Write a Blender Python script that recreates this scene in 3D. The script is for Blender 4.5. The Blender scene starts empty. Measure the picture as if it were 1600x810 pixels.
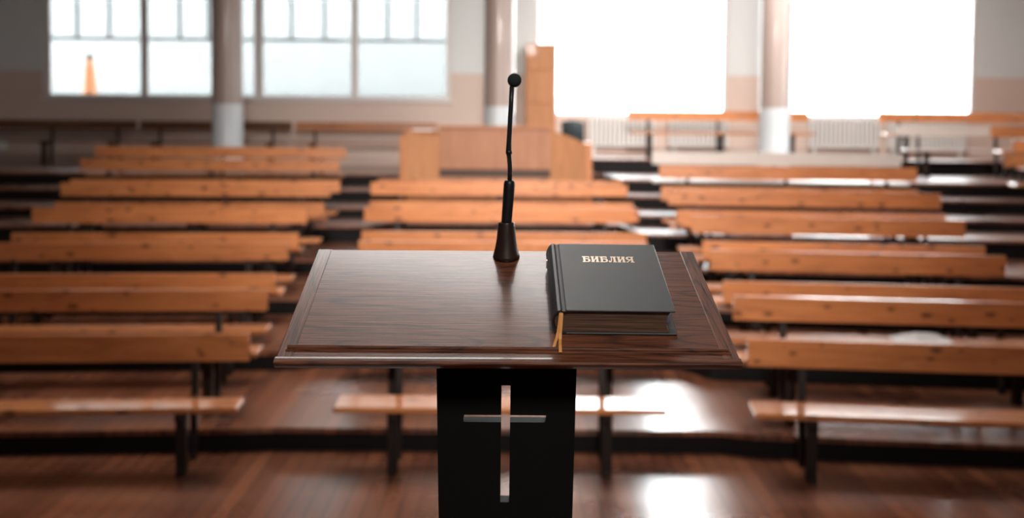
import bpy, bmesh, math, random
from mathutils import Vector, Matrix
random.seed(7)
SC = bpy.context.scene
COL = SC.collection
R = math.radians

# ------------------------------------------------------------------ helpers
class MB:
    """collects shapes into one mesh"""
    def __init__(self):
        self.bm = bmesh.new()
    def add(self, verts, faces, mi=0, smooth=False):
        vs = [self.bm.verts.new(v) for v in verts]
        for f in faces:
            try:
                fc = self.bm.faces.new([vs[i] for i in f]); fc.material_index = mi; fc.smooth = smooth
            except ValueError:
                pass
        return vs
    def box(self, x0, x1, y0, y1, z0, z1, mi=0, M=None):
        v = [Vector(p) for p in ((x0,y0,z0),(x1,y0,z0),(x1,y1,z0),(x0,y1,z0),(x0,y0,z1),(x1,y0,z1),(x1,y1,z1),(x0,y1,z1))]
        if M: v = [M @ p for p in v]
        self.add(v, [(3,2,1,0),(4,5,6,7),(0,1,5,4),(1,2,6,5),(2,3,7,6),(3,0,4,7)], mi)
    def cbox(self, x0, x1, y0, y1, z0, z1, c=.004, mi=0, M=None):
        """box with chamfered long edges: an octagonal section run along x"""
        sec = [(y0+c,z0),(y1-c,z0),(y1,z0+c),(y1,z1-c),(y1-c,z1),(y0+c,z1),(y0,z1-c),(y0,z0+c)]
        sec2 = [(y0+2*c,z0+c),(y1-2*c,z0+c),(y1-c,z0+2*c),(y1-c,z1-2*c),(y1-2*c,z1-c),(y0+2*c,z1-c),(y0+c,z1-2*c),(y0+c,z0+2*c)]
        rings = [(x0,sec2),(x0+c,sec),(x1-c,sec),(x1,sec2)]
        v = [Vector((x,a,b)) for x, s in rings for a, b in s]
        if M: v = [M @ p for p in v]
        f = [tuple(range(7,-1,-1)), tuple(24+i for i in range(8))]
        for r in range(3):
            for i in range(8):
                j = (i+1) % 8
                f.append((r*8+i, r*8+j, (r+1)*8+j, (r+1)*8+i))
        self.add(v, f, mi)
    def lathe(self, prof, n=32, M=None, mi=0, cap=True, smooth=True):
        v = []; f = []
        for (r, z) in prof:
            for k in range(n):
                a = 2*math.pi*k/n; v.append(Vector((r*math.cos(a), r*math.sin(a), z)))
        if M: v = [M @ p for p in v]
        for i in range(len(prof)-1):
            for k in range(n):
                k2 = (k+1) % n
                f.append((i*n+k, i*n+k2, (i+1)*n+k2, (i+1)*n+k))
        if cap:
            f.append(tuple(range(n-1,-1,-1))); f.append(tuple((len(prof)-1)*n+k for k in range(n)))
        self.add(v, f, mi, smooth)
    def tube(self, pts, rad, n=14, mi=0):
        pts = [Vector(p) for p in pts]
        rads = rad if isinstance(rad, (list, tuple)) else [rad]*len(pts)
        v = []; f = []
        for i, p in enumerate(pts):
            t = (pts[min(i+1,len(pts)-1)] - pts[max(i-1,0)]).normalized()
            a = t.cross(Vector((0,1,0.013))).normalized(); b = t.cross(a)
            for k in range(n):
                an = 2*math.pi*k/n
                v.append(p + rads[i]*(math.cos(an)*a + math.sin(an)*b))
        for i in range(len(pts)-1):
            for k in range(n):
                k2 = (k+1) % n
                f.append((i*n+k, (i+1)*n+k, (i+1)*n+k2, i*n+k2))
        f.append(tuple(range(n))); f.append(tuple((len(pts)-1)*n+k for k in range(n-1,-1,-1)))
        self.add(v, f, mi, True)
    def prism(self, poly, z0, z1, mi=0, M=None):
        """outline in xy pushed from z0 to z1"""
        n = len(poly)
        v = [Vector((x,y,z0)) for x,y in poly] + [Vector((x,y,z1)) for x,y in poly]
        if M: v = [M @ p for p in v]
        f = [tuple(range(n-1,-1,-1)), tuple(n+i for i in range(n))] + [(i,(i+1)%n,n+(i+1)%n,n+i) for i in range(n)]
        self.add(v, f, mi)
    def build(self, name, mats, parent=None, bevel=0, seg=2, M=None):
        bmesh.ops.recalc_face_normals(self.bm, faces=self.bm.faces)
        me = bpy.data.meshes.new(name); self.bm.to_mesh(me); self.bm.free()
        for m in (mats if isinstance(mats, (list, tuple)) else [mats]): me.materials.append(m)
        o = bpy.data.objects.new(name, me); COL.objects.link(o)
        if parent: o.parent = parent
        if M is not None: o.matrix_local = M
        if bevel:
            b = o.modifiers.new('edge', 'BEVEL'); b.width = bevel; b.segments = seg; b.limit_method = 'ANGLE'; b.angle_limit = R(35)
        return o

def tag(o, label=None, cat=None, group=None, kind=None):
    if label: o['label'] = label
    if cat: o['category'] = cat
    if group: o['group'] = group
    if kind: o['kind'] = kind
    return o
def empty(name, loc, rz=0):
    o = bpy.data.objects.new(name, None); COL.objects.link(o); o.location = loc; o.rotation_euler = (0,0,rz); o.empty_display_size = .1
    return o
def struct(mb, name, mats, **k):
    return tag(mb.build(name, mats, **k), kind='structure')

# ------------------------------------------------------------------ materials
class NT:
    def __init__(self, name):
        self.m = bpy.data.materials.new(name); self.m.use_nodes = True
        self.t = self.m.node_tree; self.n = self.t.nodes; self.l = self.t.links
        self.b = self.n['Principled BSDF']
    def new(self, t, **kw):
        x = self.n.new(t)
        for k, v in kw.items():
            if isinstance(k, str) and hasattr(x, k): setattr(x, k, v)
        return x
    def link(self, a, b): self.l.new(a, b)
    def coords(self, scale, loc=(0,0,0), kind='Object', rot=(0,0,0), vary=False):
        tc = self.new('ShaderNodeTexCoord'); mp = self.new('ShaderNodeMapping')
        mp.inputs['Scale'].default_value = scale; mp.inputs['Location'].default_value = loc; mp.inputs['Rotation'].default_value = rot
        src = tc.outputs[kind]
        if vary:
            oi = self.new('ShaderNodeObjectInfo'); c = self.new('ShaderNodeCombineXYZ')
            mu = self.new('ShaderNodeMath', operation='MULTIPLY'); mu.inputs[1].default_value = 37.
            self.link(oi.outputs['Random'], mu.inputs[0])
            for i in range(3): self.link(mu.outputs[0], c.inputs[i])
            ad = self.new('ShaderNodeVectorMath', operation='ADD'); self.link(src, ad.inputs[0]); self.link(c.outputs[0], ad.inputs[1]); src = ad.outputs[0]
        self.link(src, mp.inputs['Vector']); return mp.outputs[0]
    def noise(self, vec, scale=1, detail=4, rough=.55, dist=0):
        x = self.new('ShaderNodeTexNoise'); x.inputs['Scale'].default_value = scale; x.inputs['Detail'].default_value = detail
        x.inputs['Roughness'].default_value = rough; x.inputs['Distortion'].default_value = dist
        self.link(vec, x.inputs['Vector']); return x.outputs['Fac']
    def ramp(self, fac, stops, interp='LINEAR'):
        x = self.new('ShaderNodeValToRGB'); x.color_ramp.interpolation = interp
        e = x.color_ramp.elements
        while len(e) < len(stops): e.new(.5)
        for i, (p, c) in enumerate(stops):
            e[i].position = p; e[i].color = (c[0],c[1],c[2],1) if isinstance(c, (tuple,list)) else (c,c,c,1)
        self.link(fac, x.inputs[0]); return x.outputs[0]
    def mix(self, a, b, fac, mode='MIX'):
        x = self.new('ShaderNodeMix'); x.data_type = 'RGBA'; x.blend_type = mode
        for sock, v in ((x.inputs[6], a), (x.inputs[7], b)):
            if isinstance(v, tuple): sock.default_value = (v[0],v[1],v[2],1)
            else: self.link(v, sock)
        if isinstance(fac, (int,float)): x.inputs[0].default_value = fac
        else: self.link(fac, x.inputs[0])
        return x.outputs[2]
    def math(self, op, a, b=None):
        x = self.new('ShaderNodeMath', operation=op)
        for i, v in enumerate((a, b)):
            if v is None: continue
            if isinstance(v, (int,float)): x.inputs[i].default_value = v
            else: self.link(v, x.inputs[i])
        return x.outputs[0]
    def bump(self, h, strength=.2, dist=.002):
        x = self.new('ShaderNodeBump'); x.inputs['Strength'].default_value = strength; x.inputs['Distance'].default_value = dist
        self.link(h, x.inputs['Height']); self.link(x.outputs[0], self.b.inputs['Normal'])
    def set(self, **kw):
        names = dict(base='Base Color', rough='Roughness', metal='Metallic', coat='Coat Weight', coat_rough='Coat Roughness', spec='Specular IOR Level', sheen='Sheen Weight')
        for k, v in kw.items():
            s = self.b.inputs[names[k]]
            if isinstance(v, tuple): s.default_value = (v[0],v[1],v[2],1)
            elif isinstance(v, (int,float)): s.default_value = v
            else: self.link(v, s)
        return self.m

def plain(name, base, rough=.5, metal=0, coat=0, speck=0.04, scale=40, spec=.5):
    t = NT(name); n = t.noise(t.coords((1,1,1)), scale, 3)
    c = t.mix(tuple(min(1,x*(1+speck)) for x in base), tuple(x*(1-speck*2) for x in base), n)
    return t.set(base=c, rough=rough, metal=metal, coat=coat, spec=spec)

def pine(name='pine', k=1.0):
    t = NT(name)
    v = t.coords((1.1,9,9), vary=True)
    g = t.noise(v, 2.2, 5, .6, .6)
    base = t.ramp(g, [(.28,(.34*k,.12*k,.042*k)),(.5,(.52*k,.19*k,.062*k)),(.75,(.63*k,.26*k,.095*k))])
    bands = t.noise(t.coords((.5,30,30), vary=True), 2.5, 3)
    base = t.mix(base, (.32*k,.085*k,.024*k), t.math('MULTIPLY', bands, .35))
    kv = t.coords((4.6,9.5,9.5), vary=True)
    sp = t.new('ShaderNodeSeparateXYZ'); t.link(kv, sp.inputs[0]); cm = t.new('ShaderNodeCombineXYZ')
    t.link(sp.outputs[0], cm.inputs[0]); t.link(t.math('ADD', sp.outputs[1], sp.outputs[2]), cm.inputs[1])
    vo = t.new('ShaderNodeTexVoronoi'); vo.voronoi_dimensions = '2D'; vo.inputs['Scale'].default_value = 1.; vo.inputs['Randomness'].default_value = 1.
    t.link(cm.outputs[0], vo.inputs['Vector'])
    sc_ = t.new('ShaderNodeSeparateColor'); t.link(vo.outputs['Color'], sc_.inputs[0])
    size = t.math('MULTIPLY', t.math('MAXIMUM', t.math('SUBTRACT', sc_.outputs[0], .42), 0.), .50)
    kn = t.ramp(t.math('DIVIDE', vo.outputs['Distance'], t.math('ADD', size, .0001)), [(.4,1.),(1.,0.)])
    base = t.mix(base, (.09,.028,.012), t.math('MULTIPLY', kn, .85))
    oi = t.new('ShaderNodeObjectInfo')
    hs = t.new('ShaderNodeHueSaturation'); t.link(base, hs.inputs['Color'])
    t.link(t.math('ADD', t.math('MULTIPLY', oi.outputs['Random'], .25), .9), hs.inputs['Value'])
    return t.set(base=hs.outputs[0], rough=.34, coat=1.0, coat_rough=.09)

def floor_mat():
    t = NT('varnished_floorboards')
    v = t.coords((1,1,1))
    br = t.new('ShaderNodeTexBrick')
    mp = t.coords((1,1,1), rot=(0,0,R(90)))
    br.inputs['Scale'].default_value = 1.; br.inputs['Brick Width'].default_value = 2.6; br.inputs['Row Height'].default_value = .105
    br.inputs['Mortar Size'].default_value = .006; br.inputs['Mortar Smooth'].default_value = .2; br.inputs['Bias'].default_value = 0
    br.inputs['Color1'].default_value = (.29,.098,.044,1); br.inputs['Color2'].default_value = (.13,.041,.019,1); br.inputs['Mortar'].default_value = (.035,.014,.01,1)
    t.link(mp, br.inputs['Vector'])
    g = t.noise(t.coords((22,1.4,1)), 1.6, 5, .6)
    c = t.mix(br.outputs['Color'], (.10,.032,.016), t.math('MULTIPLY', g, .6))
    w = t.noise(t.coords((.8,1.3,1)), 1.5, 4)
    c = t.mix(c, (.34,.16,.09), t.math('MULTIPLY', t.ramp(w, [(.45,0.),(.75,1.)]), .35))
    t.bump(t.noise(t.coords((9,2,1)), 2, 3), .12, .004)
    return t.set(base=c, rough=t.ramp(w, [(.3,.24),(.7,.36)]), coat=.65, coat_rough=.26)

def oak(name, rot=False):
    t = NT(name)
    s = (lambda a,b: (b,a,1)) if rot else (lambda a,b: (a,b,1))
    big = t.noise(t.coords(s(1.5,12), loc=(.37,.81,0)), 1.0, 1.2, .35, .3)
    rings = t.math('FRACT', t.math('MULTIPLY', big, 15.))
    rr = t.ramp(rings, [(0.,1.),(.16,.25),(.5,0.),(.86,.15),(1.,1.)])
    fine = t.noise(t.coords(s(7,330)), 1., 3, .7)
    fr = t.ramp(fine, [(.38,1.),(.56,0.)])
    mid = t.noise(t.coords(s(2,50)), 1., 4)
    c = t.mix((.33,.112,.054), (.15,.047,.024), mid)
    c = t.mix(c, (.022,.012,.011), t.math('MULTIPLY', rr, .68))
    c = t.mix(c, (.018,.009,.007), t.math('MULTIPLY', fr, .72))
    t.bump(t.math('MULTIPLY', fr, -1.), .35, .0006)
    return t.set(base=c, rough=.45, coat=.45, coat_rough=.15, spec=.2)

def ply(name, a, b, rough=.4):
    t = NT(name); n = t.noise(t.coords((7,7,.8), vary=True), 2.2, 5, .6, .4)
    return t.set(base=t.ramp(n, [(.3,a),(.7,b)]), rough=rough, coat=.03, spec=.3)

def wall_mat(zs, lower=(.56,.42,.35), upper=(.60,.60,.585), soft=.012):
    """paint: a beige dado up to height zs, pale grey above it (world height)"""
    t = NT('two_tone_wall_paint')
    ge = t.new('ShaderNodeNewGeometry'); sx = t.new('ShaderNodeSeparateXYZ'); t.link(ge.outputs['Position'], sx.inputs[0])
    f = t.ramp(t.math('ADD', t.math('MULTIPLY', t.math('SUBTRACT', sx.outputs[2], zs), 1/soft), .5), [(0.,0.),(1.,1.)])
    c = t.mix(lower, upper, f)
    n = t.noise(t.coords((1,1,1)), 3, 5)
    c = t.mix(c, (.45,.40,.36), t.math('MULTIPLY', n, .12))
    t.bump(t.noise(t.coords((1,1,1)), 60, 3), .1, .003)
    return t.set(base=c, rough=.65)

def glass(name, tint=(.93,.95,.95), gloss=.08):
    m = bpy.data.materials.new(name); m.use_nodes = True
    n = m.node_tree.nodes; l = m.node_tree.links; n.clear()
    o = n.new('ShaderNodeOutputMaterial'); mx = n.new('ShaderNodeMixShader'); tr = n.new('ShaderNodeBsdfTransparent'); gl = n.new('ShaderNodeBsdfGlossy')
    tr.inputs[0].default_value = (*tint,1); gl.inputs['Roughness'].default_value = .05
    fr = n.new('ShaderNodeFresnel'); fr.inputs[0].default_value = 1.45
    l.new(fr.outputs[0], mx.inputs[0]); l.new(tr.outputs[0], mx.inputs[1]); l.new(gl.outputs[0], mx.inputs[2]); l.new(mx.outputs[0], o.inputs[0])
    return m

PINE = pine()
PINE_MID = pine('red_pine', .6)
PINE_DARK = pine('shaded_pine', .22)  # same pine, with the dimness of the unlit corner put into its colour
PALE = plain('pale_wood', (.55,.47,.42), .35, coat=.4, scale=6)  # pale bench wood; on the back row it imitates a glossy reflection
FLOOR = floor_mat()
RISER = plain('shaded_riser_paint', (.006,.005,.005), .7, spec=.15)  # dark paint, blackened for the shade on faces turned from the windows
OAK = oak('dark_oak'); OAK_X = oak('dark_oak_cross_grain', True)
LEGM = plain('dark_brown_leg', (.015,.008,.006), .5, spec=.3)
BLACKWOOD = plain('black_stained_wood', (.0025,.0028,.0030), .7, spec=.2)
WALL = wall_mat(3.217)
CEIL = plain('ceiling_paint', (.40,.39,.37), .8)
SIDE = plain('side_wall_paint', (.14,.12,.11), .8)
WHITEP = plain('white_window_paint', (.62,.56,.53), .45)
STEEL = plain('grey_steel_bar', (.05,.05,.055), .5)
GLASS = glass('clear_window_glass')
RADM = plain('cream_radiator_enamel', (.70,.68,.65), .35)
PLYM = ply('light_plywood', (.30,.125,.062), (.38,.17,.09), .5)
PLYO = ply('orange_veneer', (.38,.13,.045), (.50,.20,.08))
PLYC = ply('cabinet_veneer', (.35,.145,.058), (.46,.20,.085), .55)
DARKSLOT = plain('dark_slot', (.05,.02,.01), .6)
PAPER = plain('white_paper', (.75,.75,.74), .7)
RUB = plain('black_plastic', (.008,.009,.010), .42)
CONE = plain('brown_bakelite', (.030,.014,.010), .38, coat=.15, scale=90)

# ------------------------------------------------------------------ camera
cam = bpy.data.cameras.new('camera'); co = bpy.data.objects.new('camera', cam); COL.objects.link(co); SC.camera = co
H = 2.19
cam.sensor_width = 36; cam.lens = 36*1555/1600; cam.shift_y = -128/1600
co.matrix_world = Matrix.Translation((0,0,H)) @ Matrix.Rotation(math.pi/2 - math.atan(77/1555), 4, 'X') @ Matrix.Rotation(R(.45), 4, 'Z')
cam.dof.use_dof = True; cam.dof.focus_distance = 1.56; cam.dof.aperture_fstop = 2.7; cam.clip_start = .05
cam.dof.aperture_blades = 0

# ------------------------------------------------------------------ room
XL, XR, YB, YF, ZC = -11.0, 10.2, 19.0, -3.5, 7.2
AL, AR = R(4), R(6)                       # the side blocks turn towards the lectern
BL, BR, IL, IR = -1.60, 1.42, -1.80, 1.62   # bends of the steps in the two aisles
KL, KR = .94, .835                       # the rows of the side blocks stand a little closer together
def edge(y, x):
    '''where the step (or row) that lies at depth y in the middle block runs at x'''
    if x <= BL:
        yi = 6.52+(y-6.55)*KL; t = min(1, (BL-x)/(BL-IL))
        return y+(yi-y)*t - (math.tan(AL)*(IL-x) if x < IL else 0)
    if x >= BR:
        yi = 6.48+(y-6.55)*KR; t = min(1, (x-BR)/(IR-BR))
        return y+(yi-y)*t - (math.tan(AR)*(x-IR) if x > IR else 0)
    return y
TIERS = [(6.6,.163),(8.3,.325),(10.0,.50),(11.7,.672),(13.4,.904),(14.5,1.06),(15.6,1.25),(16.45,1.45)]
def floor_h(y, x):
    h = 0
    for ty, th in TIERS:
        if y >= edge(ty, x): h = th
    return h
m = MB(); m.box(XL-.2, XR+.2, YF-.2, YB+.3, -.15, 0); struct(m, 'floor', FLOOR)
prev = 0
for i, (ty, th) in enumerate(TIERS):
    m = MB()
    def outline(off):
        return [(q, edge(ty, q)+off) for q in (XL, IL, BL, BR, IR, XR)] + [(XR, YB), (XL, YB)]
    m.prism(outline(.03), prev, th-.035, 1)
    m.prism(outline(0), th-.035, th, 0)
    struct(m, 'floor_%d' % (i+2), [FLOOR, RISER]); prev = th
# raised dais along the window wall on the radiator side
m = MB(); m.box(1.37, XR, 16.62, YB, prev, 1.665, 1); m.box(1.35, XR, 16.6, YB, 1.665, 1.69, 0)
struct(m, 'floor_10', [FLOOR, RISER])
# speaker's platform
m = MB(); m.box(-3.2, 3.2, YF, 2.55, 0, .72, 1); m.box(-3.22, 3.22, YF, 2.58, .72, .75, 0); struct(m, 'floor_11', [FLOOR, RISER])
m = MB(); m.box(XL-.2, XR+.2, YF-.2, YB+.3, ZC, ZC+.15); struct(m, 'ceiling', CEIL)
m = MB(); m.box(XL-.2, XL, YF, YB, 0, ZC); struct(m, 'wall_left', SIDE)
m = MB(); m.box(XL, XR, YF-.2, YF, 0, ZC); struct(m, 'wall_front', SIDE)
# right wall with one tall window, unseen and added to light the room
def wall_with_holes(name, mats, a0, a1, z0, z1, holes, to):
    """to(a, t, z) maps along-wall, through-wall and height to a point; holes sorted along a"""
    m = MB(); th = .3
    def bx(p, q, r, s):
        if q-p < 1e-4 or s-r < 1e-4: return
        v = [to(p,0,r), to(q,0,r), to(q,th,r), to(p,th,r), to(p,0,s), to(q,0,s), to(q,th,s), to(p,th,s)]
        m.add(v, [(3,2,1,0),(4,5,6,7),(0,1,5,4),(1,2,6,5),(2,3,7,6),(3,0,4,7)])
    x = a0
    for (h0, h1, b, t) in holes:
        bx(x, h0, z0, z1); bx(h0, h1, z0, b); bx(h0, h1, t, z1); x = h1
    bx(x, a1, z0, z1)
    return struct(m, name, mats)
WTOP = 5.6
wall_with_holes('wall_back', WALL, XL-.2, XR+.2, 0, ZC,
    [(-8.94,-1.18,2.70,5.3), (.42,4.08,2.41,WTOP), (5.25,8.80,2.41,WTOP)], lambda a,t,z: Vector((a, YB+t, z)))
wall_with_holes('wall_right', WALL, YF, YB, 0, ZC, [(10.0,13.0,2.4,5.6)], lambda a,t,z: Vector((XR+t, a, z)))

# gridded windows at the back
def window(n, x0, x1, z0, z1, bays, transom, bars, fm, y=YB+.05, fr=.07, mull=.11, thin=.045):
    root = empty('window_%d' % n, ((x0+x1)/2, y, z0)); tag(root, kind='structure')
    ox, oz = -(x0+x1)/2, -z0
    m = MB()
    m.box(x0+ox, x1+ox, -.02, .07, 0, fr); m.box(x0+ox, x1+ox, -.02, .07, z1+oz-fr, z1+oz)
    edges = [x0] + [v for b in bays for v in b] + [x1]
    for i in range(0, len(edges), 2):
        m.box(edges[i]+ox, edges[i+1]+ox, -.02, .07, fr, z1+oz-fr)
    m.build('frame', fm, root, bevel=.006)
    g = MB(); k = MB()
    for (a, b), bb in zip(bays, bars):
        k.box(a+ox, b+ox, 0, .05, transom+oz-.025, transom+oz+.025)
        for q in bb: k.box(q+ox-thin/2, q+ox+thin/2, .005, .045, transom+oz, z1+oz-fr)
        g.box(a+ox, b+ox, .022, .028, fr, z1+oz-fr)
    k.build('glazing_bar', STEEL if n < 3 else WHITEP, root)
    g.build('pane', GLASS_T if n == 1 else GLASS, root)
    return root
GLASS_T = glass('dimming_glass', (.50,.515,.515))  # tint added to dim the view outside
window(1, -8.94, -1.18, 2.70, 5.3, [(-8.82,-7.09),(-6.96,-5.23),(-5.17,-4.93),(-4.76,-3.08),(-2.95,-1.27)], 3.83,
       [[-8.30,-7.69],[-6.35,-5.8],[],[-4.22,-3.59],[-2.39,-1.84]], WHITEP)
window(2, .42, 4.08, 2.41, WTOP, [(.49,2.2),(2.27,4.01)], 3.95, [[],[]], WHITEP)
window(3, 5.25, 8.80, 2.41, WTOP, [(5.32,7.72),(7.76,8.73)], 3.95, [[],[8.5]], WHITEP)
for i, (a, b, z0) in enumerate(((10.0,13.0,2.4),)):  # unseen side window, added for its light
    root = empty('window_%d' % (4+i), (XR+.05, (a+b)/2, z0)); tag(root, kind='structure')
    m = MB(); L = (b-a)/2; Hh = 5.6-z0
    for s in (-L, -.04, L-.08): m.box(0, .08, s, s+.08, 0, Hh)
    for z in (0, Hh*.5, Hh-.08): m.box(0, .08, -L, L, z, z+.08)
    m.build('frame', WHITEP, root)
    m = MB(); m.box(.035, .041, -L, L, 0, Hh); m.build('pane', GLASS, root)
# window sill boards
m = MB(); m.box(-9.0,-1.12, YB-.05, YB+.05, 2.655, 2.70); struct(m, 'trim_1', WHITEP, bevel=.008)
# sheer curtains behind the upper lights of the gridded window
CURT = bpy.data.materials.new('sheer_white_curtain'); CURT.use_nodes = True
_n = CURT.node_tree.nodes; _l = CURT.node_tree.links; _n.clear()
_o = _n.new('ShaderNodeOutputMaterial'); _m = _n.new('ShaderNodeMixShader'); _m.inputs[0].default_value = .55
_a = _n.new('ShaderNodeBsdfTransparent'); _b = _n.new('ShaderNodeBsdfTranslucent'); _b.inputs[0].default_value = (.50,.51,.51,1)
_l.new(_a.outputs[0], _m.inputs[1]); _l.new(_b.outputs[0], _m.inputs[2]); _l.new(_m.outputs[0], _o.inputs[0])
side_words = ['by the dark corner', 'second from the dark corner', 'third from the dark corner', 'by the tall cabinet']
for i, (a, b) in enumerate([(-8.82,-7.09),(-6.96,-5.23),(-4.76,-3.08),(-2.95,-1.27)]):
    m = MB(); N = 60; v = []; f = []
    for k in range(N+1):
        x = a+(b-a)*k/N; yy = YB+.19+.02*math.sin(k*1.35)+.006*math.sin(k*.7)
        v += [(x,yy,3.86),(x,yy,5.25)]
    for k in range(N): f.append((2*k,2*k+2,2*k+3,2*k+1))
    m.add(v, f, 0, True)
    tag(m.build('sheer_curtain', CURT), 'sheer white curtain behind the upper panes of the bay ' + side_words[i], 'curtain', 'sheer curtains in the gridded window')

# ------------------------------------------------------------------ outside
OUTW = plain('outdoor_render', (.30,.31,.31), .9); OUTG = plain('outdoor_paving', (.30,.31,.31), .9)
m = MB(); m.box(-40, 40, YB+.5, 60, -.5, 0); tag(m.build('ground_outside', OUTG), kind='structure')
root = empty('white_building', (-6, 27, 0)); tag(root, 'long pale building seen through the gridded window', 'building')
m = MB(); m.box(-16, 7.2, 0, 5, 0, 9); m.build('wall', OUTW, root)
m = MB(); m.box(-16, 7.2, -.5, 0, 0, 3.05); m.build('plinth', plain('outdoor_plinth', (.24,.25,.25), .9), root)
root = empty('tapered_post', (-8.85, 20.9, 0)); tag(root, 'orange wooden tapered post standing outside the gridded window', 'post')
m = MB(); m.lathe([(.17,0),(.16,2.6),(.145,2.75),(.13,3.05),(.10,3.35),(.075,3.55)], 20); m.build('shaft', ply('orange_post_wood', (.50,.20,.09), (.62,.28,.14)), root)
m = MB(); m.lathe([(.075,3.55),(.085,3.57),(.06,3.62),(.02,3.66),(.005,3.67)], 20); m.build('cap', LEGM, root)

# ------------------------------------------------------------------ columns
def col_mat(zs=2.53):
    t = NT('column_paint')
    ge = t.new('ShaderNodeNewGeometry'); sx = t.new('ShaderNodeSeparateXYZ'); t.link(ge.outputs['Position'], sx.inputs[0])
    f = t.ramp(t.math('ADD', t.math('MULTIPLY', t.math('SUBTRACT', sx.outputs[2], zs), 1/.02), .5), [(0.,0.),(1.,1.)])
    return t.set(base=t.mix((.48,.50,.51), (.30,.225,.195), f), rough=.4, coat=.15)
COLM = col_mat()
for i, (px, yy) in enumerate(((355.5,15.9),(779,16.2),(1208.5,15.9))):
    x = (px-800)*yy/1555
    m = MB(); z0 = floor_h(yy, x)
    m.lathe([(.29,z0),(.29,z0+.09),(.265,z0+.12),(.245,z0+.16)] + [(.243,z0+.16+(ZC-z0-.16)*k/8) for k in range(1,9)], 40, Matrix.Translation((x, yy, 0)))
    o = struct(m, 'pillar_%d' % (i+1), COLM)

# ------------------------------------------------------------------ benches
def bench(x0, x1, yb, h, ang, label, group, mat=None, inset=.36, nleg=None, sd=.30, ph=.17):
    """x0..x1: world x of the two ends of the back line; yb: depth of the back at the inner end"""
    mat = mat or PINE
    L = (x1-x0)/math.cos(ang)
    cx = (x0+x1)/2; cy = yb
    root = empty('bench', (cx, cy, h), ang); tag(root, label, 'bench', group)
    m = MB(); m.cbox(-L/2, L/2, -.44, -.44+sd, .413, .45, .006); m.build('seat', mat, root)
    tilt = Matrix.Translation((0,.0,.822-ph)) @ Matrix.Rotation(R(-1),4,'X')
    m = MB(); m.cbox(-L/2, L/2, -.020, .022, 0, ph, .003, M=tilt); m.build('backrest', mat, root)
    n = nleg or (2 if L < 3.1 else 3)
    for k in range(n):
        x = -L/2+inset+(L-2*inset)*k/(n-1)
        m = MB(); m.box(x-.033, x+.033, -.36, -.30, .03, .413); m.box(x-.030, x+.030, -.38, -.285, 0, .035); m.build('leg', LEGM, root, bevel=.004)
        m = MB()
        M1 = Matrix.Translation((0,.022,.40)) @ Matrix.Rotation(R(-4),4,'X')
        m.prism([(-.03,0),(.03,0),(.03,.42),(-.03,.42)], x-.022+0, x+.022, M=Matrix(((0,0,1,0),(1,0,0,0),(0,1,0,0),(0,0,0,1))) @ Matrix.Identity(4)) if False else None
        # rear post: a bent bar from the floor up behind the backrest
        pr = [(-.055,0),(-.005,0),(.05,.42),(.064,.80),(.035,.80),(.0,.42)]
        v = [Vector((x-.022,a-.01,b)) for a,b in pr] + [Vector((x+.022,a-.01,b)) for a,b in pr]
        m.add(v, [(5,2,1,0),(5,4,3,2),(6,7,8,11),(8,9,10,11)] + [(i,(i+1)%6,6+(i+1)%6,6+i) for i in range(6)])
        m.build('rear_post', LEGM, root, bevel=.003)
        m = MB(); m.box(x-.018, x+.018, -.43, -.02, .368, .413); m.build('seat_bracket', LEGM, root)
    return root

ROWS = [ # back depth, height, left block, middle block, right block
 (6.55, 0,   (-4.3,-1.73), (-1.10,.97), (1.57,4.3)),
 (7.40, .163,(-4.5,-1.82), (-1.2,1.05), (1.66,4.3)),
 (8.25, .163,(-4.6,-1.96), (-1.3,1.15), (1.76,4.35)),
 (9.10, .325,(-4.85,-2.04),(-1.4,1.25), (1.82,4.39)),
 (9.95, .325,(-4.9,-2.13), (-1.5,1.35), (1.91,4.6)),
 (10.80,.50, (-5.1,-2.22), (-1.6,1.38), (1.95,4.78)),
 (11.65,.50, (-5.25,-2.19),(-1.66,1.42),(1.93,4.94)),
 (12.50,.672,(-5.55,-2.27),(-1.77,1.45),(1.96,5.23)),
 (13.35,.672,(-5.8,-2.3),  (-1.8,1.48), (2.0,5.3)),
 (14.25,.904,(-6.05,-2.46),None,        (2.1,5.63)),
 (15.2,1.06,(-6.23,-2.52),None,         (2.13,5.77)),
]
ORD = ['front','second','third','fourth','fifth','sixth','seventh','eighth','ninth','tenth','eleventh']
for i, (yb, h, l, c, r) in enumerate(ROWS):
    w = ORD[i]
    yb -= .02
    for blk, seg, a in (('L',l,AL),('C',c,0),('R',r,-AR)):
        if seg is None: continue
        x0, x1 = seg; mid = (x0+x1)/2
        y = edge(yb, mid)
        sc = y/yb if blk == 'C' else edge(yb, IL-.01 if blk == 'L' else IR+.01)/yb
        x0, x1, mid = x0*sc, x1*sc, mid*sc
        y = edge(yb, mid) if blk != 'C' else yb
        mat = PALE if (i == 10 and blk == 'R') else PINE
        row = 'front row' if i == 0 else w + ' row from the lectern'
        if blk == 'L': lab, g = 'knotty pine bench in the block below the gridded window, ' + row, 'pine benches below the gridded window'
        elif blk == 'C': lab, g = 'pine bench in the short middle block straight behind the lectern, ' + row, 'pine benches of the middle block'
        else: lab, g = 'pine bench in the block below the blown-out bright windows, ' + row, 'pine benches below the bright windows'
        bench(x0, x1, y, h, a, lab, g, mat, sd=.24 if blk == 'L' else .30, ph=.182 if i == 0 else .175 if blk == 'R' else .158)
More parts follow.
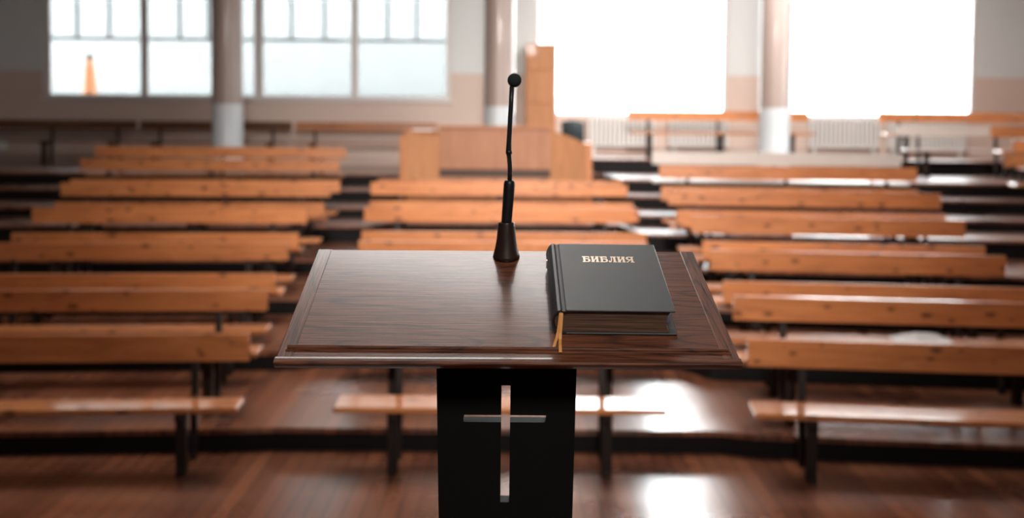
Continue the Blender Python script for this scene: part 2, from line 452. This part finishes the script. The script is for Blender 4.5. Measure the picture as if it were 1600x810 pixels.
# benches along the back wall and in the outer block
bench(2.0, 5.15, 17.35, 1.69, 0, 'pine bench on the raised dais in front of the white radiators, behind a round column', 'benches on the raised dais')
bench(6.27, 9.3, 17.1, 1.69, 0, 'pine bench on the raised dais beyond the radiators, its back highest of all', 'benches on the raised dais')
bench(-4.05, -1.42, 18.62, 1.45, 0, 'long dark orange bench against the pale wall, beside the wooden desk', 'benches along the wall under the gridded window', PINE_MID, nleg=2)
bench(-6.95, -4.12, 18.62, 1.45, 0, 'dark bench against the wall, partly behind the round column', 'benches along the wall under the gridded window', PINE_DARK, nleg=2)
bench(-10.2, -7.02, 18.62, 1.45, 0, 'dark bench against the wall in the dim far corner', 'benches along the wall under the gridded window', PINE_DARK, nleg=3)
for (x0, x1, yy, w) in [(6.6,9.3,13.2,'first'),(7.1,9.4,14.0,'second'),(7.3,9.5,15.1,'third'),(6.25,9.5,16.2,'last')]:
    xm = (x0+x1)/2
    bench(x0, x1, yy, max(floor_h(yy-.4, q) for q in (x0, x1)), -AR if yy < 16 else 0, 'pine bench in the outer block by the side wall, %s of its four rows' % w, 'benches of the outer block by the side wall', PALE if w == 'last' else PINE)

# ------------------------------------------------------------------ radiators
def radiator(x0, x1, label):
    root = empty('radiator', ((x0+x1)/2, YB-.14, 1.69)); tag(root, label, 'radiator', 'cream radiators under the bright windows')
    L = x1-x0; n = max(4, int(round(L/.085)))
    m = MB()
    for k in range(n):
        x = -L/2 + L*(k+.5)/n
        m.cbox(-.29, .29, -.05, .05, -.026, .026, .01, M=Matrix.Translation((x,0,.45)) @ Matrix.Rotation(R(90),4,'Y'))
    m.build('ribbed_panel', RADM, root)
    for z in (.19,.70):
        m = MB(); m.tube([(-L/2,0,z),(L/2,0,z)], .02); m.build('header_pipe', RADM, root)
    for s in (-1,1):
        m = MB(); m.box(s*(L/2-.12)-.02, s*(L/2-.12)+.02, -.04, .04, 0, .19); m.build('foot', RADM, root)
radiator(1.42, 2.70, 'cream ribbed radiator under the bright window next to the wooden desk')
radiator(2.95, 4.1, 'cream ribbed radiator half hidden behind the dais bench near the column')
radiator(5.6, 6.95, 'cream ribbed radiator under the bright window between column and outer benches')
radiator(7.1, 8.6, 'cream ribbed radiator behind the outer block of benches')

# ------------------------------------------------------------------ desk enclosure, cabinet, chair
root = empty('wooden_desk', (-.22, 14.45, .904)); tag(root, 'broad light wood panelled desk with dark slot, behind the last middle bench', 'desk')
ox = .22
m = MB(); m.box(-1.06+ox, .56+ox, 0, .035, .68, 1.285); m.box(-1.06+ox, .56+ox, 0, .035, 0, .56); m.build('front_panel', PLYM, root, bevel=.004)
m = MB(); m.box(-1.06+ox, .56+ox, .03, .05, .56, .68); m.build('slot', DARKSLOT, root)
m = MB(); m.box(-1.10+ox, .60+ox, -.04, .42, 1.285, 1.315); m.build('desk_top', PLYO, root, bevel=.005)
m = MB(); v = [(-1.53+ox,-.12),(-1.06+ox,-.02),(-1.06+ox,.02),(-1.53+ox,-.08)]
m.prism(v, 0, 1.215); m.build('wing_panel', PLYC, root, bevel=.004)
m = MB()
pts = [(.56+ox,0),(1.05+ox,-.10)]
def wing(mb, a, b, za, zb, th=.04):
    v = [Vector((a[0],a[1],0)),Vector((b[0],b[1],0)),Vector((b[0],b[1],zb)),Vector(((a[0]+b[0])/2,(a[1]+b[1])/2,(za*.6+zb*.4))),Vector((a[0],a[1],za))]
    w = [p+Vector((0,th,0)) for p in v]; n = len(v)
    mb.add(v+w, [tuple(range(n-1,-1,-1)), tuple(n+i for i in range(n))]+[(i,(i+1)%n,n+(i+1)%n,n+i) for i in range(n)])
wing(m, pts[0], pts[1], 1.25, 1.07); m.build('wing_panel', PLYC, root)
m = MB(); m.box(-1.62+ox,-1.53+ox,-.14,.5,0,1.17); m.build('end_post', PLYO, root, bevel=.006)
m = MB(); m.box(1.05+ox,1.15+ox,-.14,.5,0,1.08); m.build('end_post', PLYO, root, bevel=.006)
m = MB(); m.box(-1.60+ox,-1.06+ox,-.1,.42,1.215,1.235); m.build('side_shelf', PLYO, root, bevel=.003)

root = empty('tall_cabinet', (.52, 18.55, 1.45)); tag(root, 'tall narrow wooden cabinet standing against the pier beside the bright window', 'cabinet')
m = MB(); m.box(-.285,.285,0,.40,0,2.27); m.build('body', PLYC, root, bevel=.005)
for (a,b) in ((.06,1.18),(1.20,1.80),(1.82,2.24)):
    m = MB(); m.box(-.27,.265,-.02,0,a,b); m.build('door', PLYC, root, bevel=.006)
m = MB(); m.box(-.29,.30,-.03,.41,2.27,2.30); m.build('cornice', PLYC, root)

DKCH = plain('dark_chair_cloth', (.03,.045,.05), .7)
root = empty('chair', (1.03, 15.95, 1.25), R(160)); tag(root, 'dark padded chair standing behind the end of the wooden desk', 'chair')
m = MB(); m.cbox(-.21,.21,-.2,.2,.43,.49,.02); m.build('seat', DKCH, root)
m = MB()
N = 12; v = []; f = []
for k in range(N+1):
    a = R(-38+76*k/N); x = .27*math.sin(a); y = .02+.27*(1-math.cos(a))*-1+.2
    for z, o in ((.62,0),(.95,.03),(1.07-.05*abs(math.sin(a)),.05)): v.append((x, y+o, z))
    for z, o in ((.62,0),(.95,.03),(1.07-.05*abs(math.sin(a)),.05)): v.append((x*1.12, y+o+.035, z))
for k in range(N):
    a, b = k*6, (k+1)*6
    f += [(a,b,b+1,a+1),(a+1,b+1,b+2,a+2),(a+3,a+4,b+4,b+3),(a+4,a+5,b+5,b+4),(a+2,b+2,b+5,a+5),(a,a+3,b+3,b)]
f += [(0,1,4,3),(1,2,5,4),(N*6,N*6+3,N*6+4,N*6+1),(N*6+1,N*6+4,N*6+5,N*6+2)]
m.add(v, f, 0, True); m.build('backrest', DKCH, root)
for sx in (-1,1):
    for sy in (-1,1):
        m = MB(); m.tube([(sx*.2,sy*.2,0),(sx*.17,sy*.17,.43)], .013); m.build('leg', RUB, root)
    m = MB(); m.tube([(sx*.17,.19,.45),(sx*.15,.235,.70)], .012); m.build('back_post', RUB, root)

# small things lying about
m = MB(); m.box(-.10,.10,-.012,0,-.10,.10); tag(m.build('wall_plate', PAPER, M=Matrix.Translation((-9.73,18.99,1.80)), bevel=.006), 'small white square plate on the dark wall beneath the back of the corner bench', 'wall plate')
for nm, (x,y,z), rz, w, d, lab in (('paper_sheet',(-1.33,14.62,2.141),.2,.30,.21,'white paper sheets lying on the side shelf of the wooden desk'),):
    m = MB(); m.box(-w/2,w/2,-d/2,d/2,0,.012); m.box(-w/2+.02,w/2+.03,-d/2+.01,d/2+.02,.012,.02); o = tag(m.build(nm, PAPER), lab, 'paper'); o.location = (x,y,z); o.rotation_euler = (0,0,rz)
m = MB(); m.box(-.10,.10,-.08,.08,0,.17); m.box(-.105,.105,-.085,.085,.14,.185); o = tag(m.build('paper_box', PAPER, bevel=.004), 'small white lidded box standing on a seat in the outer block of benches', 'box')
o.location = (7.62, 15.1+math.tan(AR)*(8.4-7.62)-.29, max(floor_h(15.1-.4, q) for q in (7.3, 9.5))+.4505)
# crumpled white bag on the third-row seat
m = MB(); N = 26; v = []; f = []
rnd = random.Random(4)
def hgt(i,j):
    u, w = i/N*2-1, j/14*2-1
    e = max(0, 1-abs(u)**2.5)*max(0, 1-abs(w)**2.5)
    return e*(.022+.022*abs(math.sin(i*1.3+j*.9))+.015*rnd.random())
for i in range(N+1):
    for j in range(15):
        v.append(((i/N-.5)*.42+.008*math.sin(j*1.7), (j/14-.5)*.2+.006*math.sin(i*1.1), hgt(i,j)+.001))
for i in range(N):
    for j in range(14):
        a = i*15+j; f.append((a,a+15,a+16,a+1))
base = len(v); v += [(p[0],p[1],0) for p in v]
for i in range(N):
    for j in range(14):
        a = base+i*15+j; f.append((a,a+1,a+16,a+15))
m.add(v, f); o = m.build('crumpled_bag', PAPER)
o.matrix_world = Matrix.Translation((3.10, edge(8.23, 3.10)-.27, .163+.4505)) @ Matrix.Rotation(-AR,4,'Z')
tag(o, 'crumpled white paper bag lying on a bench seat below the bright windows', 'paper bag')

# ------------------------------------------------------------------ lectern
LC = Vector((-.00204, 1.39908, 1.85810)); YAW, SL, LT = .0196583, .3113348, .000726
LW, LL, LTH = .664, .376, .014
LM = Matrix.Translation(LC) @ Matrix.Rotation(YAW,4,'Z') @ Matrix.Rotation(SL,4,'X') @ Matrix.Rotation(LT,4,'Y')
PX, PY, PZ = -.006, 1.50, .75            # post: panel face
lect = empty('lectern', (PX, PY, PZ)); tag(lect, 'dark stained oak lectern with sloping top and a cross cut through its post', 'lectern')
inv = Matrix.Translation((-PX,-PY,-PZ))
BM_ = inv @ LM
m = MB()
m.box(-LW/2+.024, LW/2-.024, .004, LL-.004, -LTH, 0)
m.build('desktop', OAK, lect, M=BM_)
for s in (-1,1):
    m = MB()
    a, b = sorted((s*(LW/2-.024), s*LW/2))
    m.box(a, b, .002, LL-.001, -LTH+.002, .0002); m.build('end_board', OAK_X, lect, M=BM_, bevel=.0013, seg=2)
m = MB()
# long front moulding: small ogee profile along x
prof = [(.0040,-LTH),(-.0005,-.0085),(-.0034,-.0042),(-.0038,-.0026),(-.0036,-.0016),(-.0028,-.0006),(-.0016,-.0001),(.001,.0003),(.006,.0006),(.0105,.0003),(.012,-.0005),(.012,-LTH)]
v = [Vector((-LW/2-.001,a,b)) for a,b in prof]+[Vector((LW/2+.001,a,b)) for a,b in prof]; n = len(prof)
m.add(v, [tuple(range(n)), tuple(range(2*n-1,n-1,-1))]+[(i,n+i,n+(i+1)%n,(i+1)%n) for i in range(n)])
m.build('front_moulding', OAK, lect, M=BM_)
m = MB()
prof = [(-.0028,-.001),(-.0028,.0022),(-.0018,.0036),(0,.0042),(.0018,.0036),(.0028,.0022),(.0028,-.001)]
v = [Vector((-.3205,.0372+a,b)) for a,b in prof]+[Vector((.3195,.0310+a,b)) for a,b in prof]; n = len(prof)
m.add(v, [tuple(range(n)), tuple(range(2*n-1,n-1,-1))]+[(i,n+i,n+(i+1)%n,(i+1)%n) for i in range(n)])
m.build('book_stop', OAK, lect, M=BM_)
m = MB()   # groove shadow line is real: a slim second bead below the stop
prof = [(-.0012,-.001),(-.0012,.0010),(0,.0018),(.0012,.0010),(.0012,-.001)]
v = [Vector((-.322,.0285+a,b)) for a,b in prof]+[Vector((.322,.0225+a,b)) for a,b in prof]; n = len(prof)
m.add(v, [tuple(range(n)), tuple(range(2*n-1,n-1,-1))]+[(i,n+i,n+(i+1)%n,(i+1)%n) for i in range(n)])
m.build('bead', OAK, lect, M=BM_)
# post panel with the cross cut through, local x,z about (PX,PY,PZ)
TH = .028
def hw(z):   # half width, narrowing downwards
    return .1068 + (z-(1.826-PZ))*.0178
xs = [-.0078-.0,.0060]     # vertical slot
xa = [-.0654,.0617]
zt = [1.616-PZ, 1.7405-PZ, 1.7515-PZ, 1.798-PZ]
ztop = 1.850-PZ
def panel_faces():
    m = MB()
    zs = [.02]+zt+[ztop]
    cols = ['L', xa[0], xs[0], xs[1], xa[1], 'R']
    def X(c, z): return -hw(z) if c == 'L' else hw(z) if c == 'R' else c + (z-(1.7455-PZ))*.004
    hole = lambda i, j: (i == 2 and j in (1,2,3)) or (j == 2 and i in (1,3))
    V = {}
    def vert(i, j, k):
        if (i,j,k) not in V: V[(i,j,k)] = m.bm.verts.new((X(cols[i],zs[j]), k*TH, zs[j]))
        return V[(i,j,k)]
    def quad(*q): m.bm.faces.new(q)
    for i in range(5):
        for j in range(5):
            if hole(i,j): continue
            quad(vert(i,j,0),vert(i+1,j,0),vert(i+1,j+1,0),vert(i,j+1,0))
            quad(vert(i,j,1),vert(i,j+1,1),vert(i+1,j+1,1),vert(i+1,j,1))
            for (di,dj,a,b) in ((-1,0,(0,0),(0,1)),(1,0,(1,0),(1,1)),(0,-1,(0,0),(1,0)),(0,1,(0,1),(1,1))):
                ni, nj = i+di, j+dj
                if ni < 0 or ni > 4 or nj < 0 or nj > 4 or hole(ni,nj):
                    quad(vert(i+a[0],j+a[1],0),vert(i+a[0],j+a[1],1),vert(i+b[0],j+b[1],1),vert(i+b[0],j+b[1],0))
    return m
panel_faces().build('post', BLACKWOOD, lect)
m = MB(); m.box(-.09,.09,TH,.30,ztop-.09,ztop-.0); 
m = MB()   # bracket carrying the top
v = [Vector((-.09,TH,1.79-PZ)),Vector((-.09,TH,1.855-PZ)),Vector((-.09,.22,1.905-PZ)),Vector((-.09,.22,1.885-PZ))]
w = [p+Vector((.18,0,0)) for p in v]
m.add(v+w, [(0,1,2,3),(7,6,5,4)]+[(i,4+i,4+(i+1)%4,(i+1)%4) for i in range(4)])
m.build('bracket', BLACKWOOD, lect)
m = MB(); m.box(-.20,.20,-.14,.20,0,.035); m.build('base', BLACKWOOD, lect, bevel=.006)

# ------------------------------------------------------------------ microphone
mb = LM @ Vector((-.0004,.3480,0))
mic = empty('microphone', mb); tag(mic, 'black gooseneck microphone in a brown conical holder on the lectern top', 'microphone')
Mi = Matrix.Translation(-mb)
m = MB()
base_m = Mi @ LM @ Matrix.Translation((-.0004,.3480,0))
# cone stands upright; its foot is cut along the sloping top
n = 40; prof = [(.0236,0),(.0222,.006),(.0196,.016),(.0175,.028),(.0160,.041),(.0148,.052),(.0140,.0585),(.0136,.0600),(.0118,.0600),(.0112,.0575),(.0110,.035)]
v = []; f = []
for (r, z) in prof:
    for k in range(n):
        a = 2*math.pi*k/n; x, y = r*math.cos(a), r*math.sin(a)
        sl = y*math.tan(SL)*max(0, 1-z/.06)
        v.append(Vector((x, y, z+sl+.0004)))
for i in range(len(prof)-1):
    for k in range(n):
        k2 = (k+1)%n; f.append((i*n+k,i*n+k2,(i+1)*n+k2,(i+1)*n+k))
f.append(tuple(range(n-1,-1,-1))); f.append(tuple((len(prof)-1)*n+k for k in range(n)))
m.add(v, f, 0, True); m.build('holder', CONE, mic)
def mp(x, z): return (x-mb.x, 0, z-mb.z)
m = MB()
g0, g1 = Vector(mp(-.0098,2.012)), Vector(mp(-.0040,2.0990))
m.tube([g0, g0.lerp(g1,.2), g0.lerp(g1,.8), g0.lerp(g1,.93), g0.lerp(g1,.98), g1], [.0088,.0092,.0098,.0098,.0088,.006], 20); m.build('grip', RUB, mic)
m = MB()
P = [mp(-.0040,2.097),mp(-.0036,2.110),mp(-.0038,2.124),mp(-.0050,2.138),mp(-.0060,2.1465),mp(-.0062,2.150),mp(-.0055,2.17),mp(-.0042,2.20),mp(-.0026,2.23),mp(-.0012,2.2625)]
m.tube(P, [.0042,.0040,.0040,.0041,.0046,.0050,.0042,.0042,.0042,.0042], 14); m.build('gooseneck', RUB, mic)
m = MB(); c = Vector(mp(-.0056,2.1475)); m.tube([c-Vector((0,0,.003)), c+Vector((0,0,.003))], .0056, 14); m.build('joint_ring', RUB, mic)
t = NT('foam_windscreen'); t.bump(t.noise(t.coords((1,1,1)), 900, 2), .6, .0008); FOAM = t.set(base=(.018,.024,.024), rough=.95)
m = MB(); hc = Vector(mp(.0030,2.2725))
m.lathe([(.0001,-.0122),(.004,-.0117)]+[(.0122*math.sin(a),-.0122*math.cos(a)) for a in [R(25+i*130/12) for i in range(13)]]+[(.003,.0119),(.0001,.0122)], 32, Matrix.Translation(hc)); m.build('foam_head', FOAM, mic)

# ------------------------------------------------------------------ book
# local frame: x across from the spine, y from tail to head, z up from the desktop
t = NT('black_bookcloth'); nn = t.noise(t.coords((1,1,1)), 900, 4, .7); t.bump(nn, .5, .0005)
COVER = t.set(base=t.mix((.020,.021,.022), (.040,.041,.042), nn), rough=.46)
t = NT('gilt_page_edge'); s1 = t.noise(t.coords((6,6,900)), 1., 3, .7); s2 = t.noise(t.coords((8,8,60)), 1., 3)
PAGES = t.set(base=t.mix(t.mix((.14,.075,.05), (.32,.19,.13), s2), (.05,.024,.017), t.ramp(s1, [(.4,0.),(.62,1.)])), rough=.45)
t = NT('gilt_fore_edge'); s1 = t.noise(t.coords((6,6,900)), 1., 3, .7)
FORE = t.set(base=t.mix((.55,.36,.28), (.30,.17,.12), s1), rough=.4)
GOLD = plain('gold_foil', (.85,.62,.45), .3, metal=.25)
RIBM = plain('orange_ribbon', (.90,.40,.11), .5)
bw, bl, bt = .1735, .237, .041
# book base point on the desktop
book_rot = .012
BKM = LM @ Matrix.Translation((.0735,.0765,.0008)) @ Matrix.Rotation(-.012,4,'Z')
bo = BKM.to_translation()
book = empty('book', bo); tag(book, 'thick black hardback Bible with gold title and two orange ribbons, lying on the lectern', 'book')
BK = Matrix.Translation(-bo) @ BKM
cb = .0030
m = MB()
x_in = .011            # boards begin past the hinge groove
def slab(m, x0, x1, z0, z1, y0=0, y1=bl): m.cbox(x0, x1, y0, y1, z0, z1, .0009)
slab(m, x_in, bw, bt-cb, bt); slab(m, x_in, bw+.0055, 0, cb)
# rounded spine and hinge grooves as one swept shell
prof = [(x_in+.002,bt-.0004),(x_in-.0015,bt-.0022),(x_in-.005,bt-.0020),(.003,bt-.0002),(-.001,bt-.0010),(-.0055,bt-.006),(-.0085,bt-.013),(-.0095,bt/2),(-.0085,.013),(-.0055,.006),(-.001,.0010),(.003,.0002),(x_in-.005,.0018),(x_in+.002,.0006)]
inner = [(x_in+.002,bt-.0030),(x_in-.0015,bt-.0042),(x_in-.005,bt-.0042),(.003,bt-.0028),(.0008,bt-.0038),(-.0030,bt-.0078),(-.0058,bt-.0138),(-.0068,bt/2),(-.0058,.0138),(-.0030,.0078),(.0008,.0038),(.003,.0028),(x_in-.005,.0040),(x_in+.002,.0030)]
n = len(prof); v = []
for y in (0, bl):
    v += [Vector((a,y,b)) for a,b in prof] + [Vector((a,y,b)) for a,b in inner]
f = []
for i in range(n-1):
    f += [(i,i+1,2*n+i+1,2*n+i),(n+i,2*n+n+i,2*n+n+i+1,n+i+1),(i,n+i,n+i+1,i+1),(2*n+i,2*n+i+1,3*n+i+1,3*n+i)]
f += [(0,2*n,3*n,n),(n-1,2*n-1,4*n-1,3*n-1)]
m.add(v, f, 0, False)
m.build('cover', COVER, book, M=BK)
# page block with concave fore edge
m = MB(); y0, y1 = .0045, bl-.0045; z0, z1 = cb, bt-cb
fe = [(bw-.006-.006*math.sin(math.pi*k/8)**1.0, z0+(z1-z0)*k/8) for k in range(9)]
sp = [(-.0052+.0035*abs(math.cos(math.pi*(1-k/8)))**2, z0+(z1-z0)*(1-k/8)) for k in range(9)]
ol = fe+sp; n = len(ol)
v = [Vector((a,y0,b)) for a,b in ol]+[Vector((a,y1,b)) for a,b in ol]
vs = m.add(v, [tuple(range(n)), tuple(range(2*n-1,n-1,-1))]+[(i,n+i,n+(i+1)%n,(i+1)%n) for i in range(n) if i >= 8])
m.add([v[i] for i in range(9)]+[v[n+i] for i in range(9)], [(i,9+i,10+i,i+1) for i in range(8)], 1)
m.build('page_block', [PAGES, FORE], book, M=BK)
# title: heavy slab capitals БИБЛИЯ, each built of strokes in a 1x1 cell
def letter(ch):
    B = []
    def bar(x0,y0,x1,y1): B.append([(x0,y0),(x1,y0),(x1,y1),(x0,y1)])
    if ch == 'Б':
        bar(.12,0,.38,1); bar(0,0,.12,.12); bar(0,.88,.12,1); bar(.38,.84,.92,1); bar(.80,.66,.92,.84)
        bar(.38,.50,.66,.62); bar(.38,0,.66,.12)
        B.append([(.66,.62),(.66,.50),(.74,.44),(.74,.18),(.66,.12),(.66,0),(.90,.06),(1.0,.2),(1.0,.42),(.90,.56)])
    if ch == 'И':
        for x in (0,.58):
            bar(x+.08,0,x+.34,1); bar(x,0,x+.42,.12); bar(x,.88,x+.42,1)
        B.append([(.34,.12),(.34,.34),(.66,.88),(.66,.66)])
    if ch == 'Л':
        bar(.62,0,.88,1); bar(.54,0,1.,.12); bar(.28,.88,1.,1)
        B.append([(.36,.88),(.48,.88),(.40,.3),(.30,.05),(.12,-.02),(0,.04),(0,.28),(.14,.28),(.18,.14),(.28,.3)])
    if ch == 'Я':
        bar(.62,0,.88,1); bar(.54,0,1.,.12); bar(.88,.88,1.,1); bar(.36,.88,.62,1); bar(.36,.42,.62,.53)
        B.append([(.36,1.),(.36,.88),(.28,.82),(.28,.6),(.36,.53),(.36,.42),(.12,.48),(.02,.62),(.02,.8),(.12,.95)])
        B.append([(.40,.44),(.60,.44),(.28,.12),(.0,0),(.0,.12),(.12,.14)]); bar(0,0,.22,.12)
    return B
m = MB(); tx0, tx1, ty, th_ = .0475, .1340, .1655, .0235
word = 'БИБЛИЯ'; adv = (tx1-tx0)/len(word); lw = adv*.90
lh = .0215
for i, ch in enumerate(word):
    for k, poly in enumerate(letter(ch)):
        m.prism([(tx0+i*adv+px*lw, ty+py*lh) for px,py in poly], bt-.0002, bt+.00025+.00002*k)
m.build('title_lettering', GOLD, book, M=BK)['label'] = 'gold title lettering'
m = MB()
for z in (.016,.021,.026): m.box(-.0105,-.0085,.196-.02*abs(z-.021)/.005*0,.200,z-.0022,z+.0022)
m.build('spine_ornament', GOLD, book, M=BK)
# ribbons: from inside the tail near the spine, down and onto the desktop
def ribbon(path, w=.0045, th=.0004):
    m = MB(); v = []; f = []
    for (x,y,z,dx) in path: v += [(x-w/2,y,z),(x+w/2,y+dx,z),(x+w/2,y+dx,z+th),(x-w/2,y,z+th)]
    for i in range(len(path)-1):
        a, b = i*4, i*4+4
        for k in range(4): f.append((a+k,a+(k+1)%4,b+(k+1)%4,b+k))
    f += [(3,2,1,0), (len(path)*4-4,len(path)*4-3,len(path)*4-2,len(path)*4-1)]
    m.add(v, f, 0, False)
    m.build('ribbon', RIBM, book, M=BK)['label'] = 'orange ribbon marker'
ribbon([(.0038,.012,.0360,0),(.0036,.0030,.0360,0),(.0030,-.0015,.0335,0),(.0018,-.0060,.0230,0),(.0,-.0110,.0105,0),(-.0022,-.0160,.0022,0),(-.0042,-.0230,.0008,.001),(-.0072,-.0385,.0008,.001)])
ribbon([(.0052,.012,.0366,0),(.0050,.0025,.0366,0),(.0048,-.0025,.0335,0),(.0040,-.0085,.0220,0),(.0030,-.0150,.0100,0),(.0024,-.0220,.0045,0),(.0020,-.0300,.0040,0),(.0016,-.0372,.0052,0),(.0014,-.0400,.0060,0),(.0014,-.0445,.0052,0),(.0014,-.0545,.0016,0)])

# ------------------------------------------------------------------ light
w = bpy.data.worlds.new('overcast_sky'); SC.world = w; w.use_nodes = True
nt = w.node_tree; bg = nt.nodes['Background']
bg.inputs[0].default_value = (.965,.985,1.0,1); bg.inputs[1].default_value = 28.0
def area(name, loc, target, size, power, color=(1,1,1), sy=None, spread=180):
    l = bpy.data.lights.new(name, 'AREA'); l.energy = power; l.color = color; l.size = size
    if sy: l.shape = 'RECTANGLE'; l.size_y = sy
    l.spread = R(spread)
    o = bpy.data.objects.new(name, l); COL.objects.link(o); o.location = loc
    o.rotation_euler = (Vector(target)-Vector(loc)).to_track_quat('-Z','Y').to_euler()
    return o
area('overhead_light', (-.6,8.4,7.0), (-.4,9.2,0), 3.4, 420, (1,.97,.93), sy=3.6)
area('front_fill', (.3,-3.0,5.6), (.3,14.5,1.4), 1.2, 120, (1,.96,.91), sy=.9, spread=38)  # unseen fill behind the camera, added to light the bench fronts
area('lectern_fill', (.6,-2.8,5.4), (.5,5.0,.8), 1.2, 36, (1,.95,.88), sy=.9, spread=85)  # wide unseen fill from behind, added for the lectern top and ribbons
area('overhead_light', (4.2,12.8,7.0), (4.0,18.8,2.4), 4.0, 400, (1,.98,.96), sy=1.5, spread=105)  # unseen light added to brighten the back wall and radiators

SC.view_settings.view_transform = 'Standard'; SC.view_settings.look = 'None'
SC.view_settings.gamma = 1; SC.view_settings.use_curve_mapping = False; SC.view_settings.exposure = 0
SC.cycles.use_denoising = True
SC.cycles.max_bounces = 8; SC.cycles.sample_clamp_indirect = 6
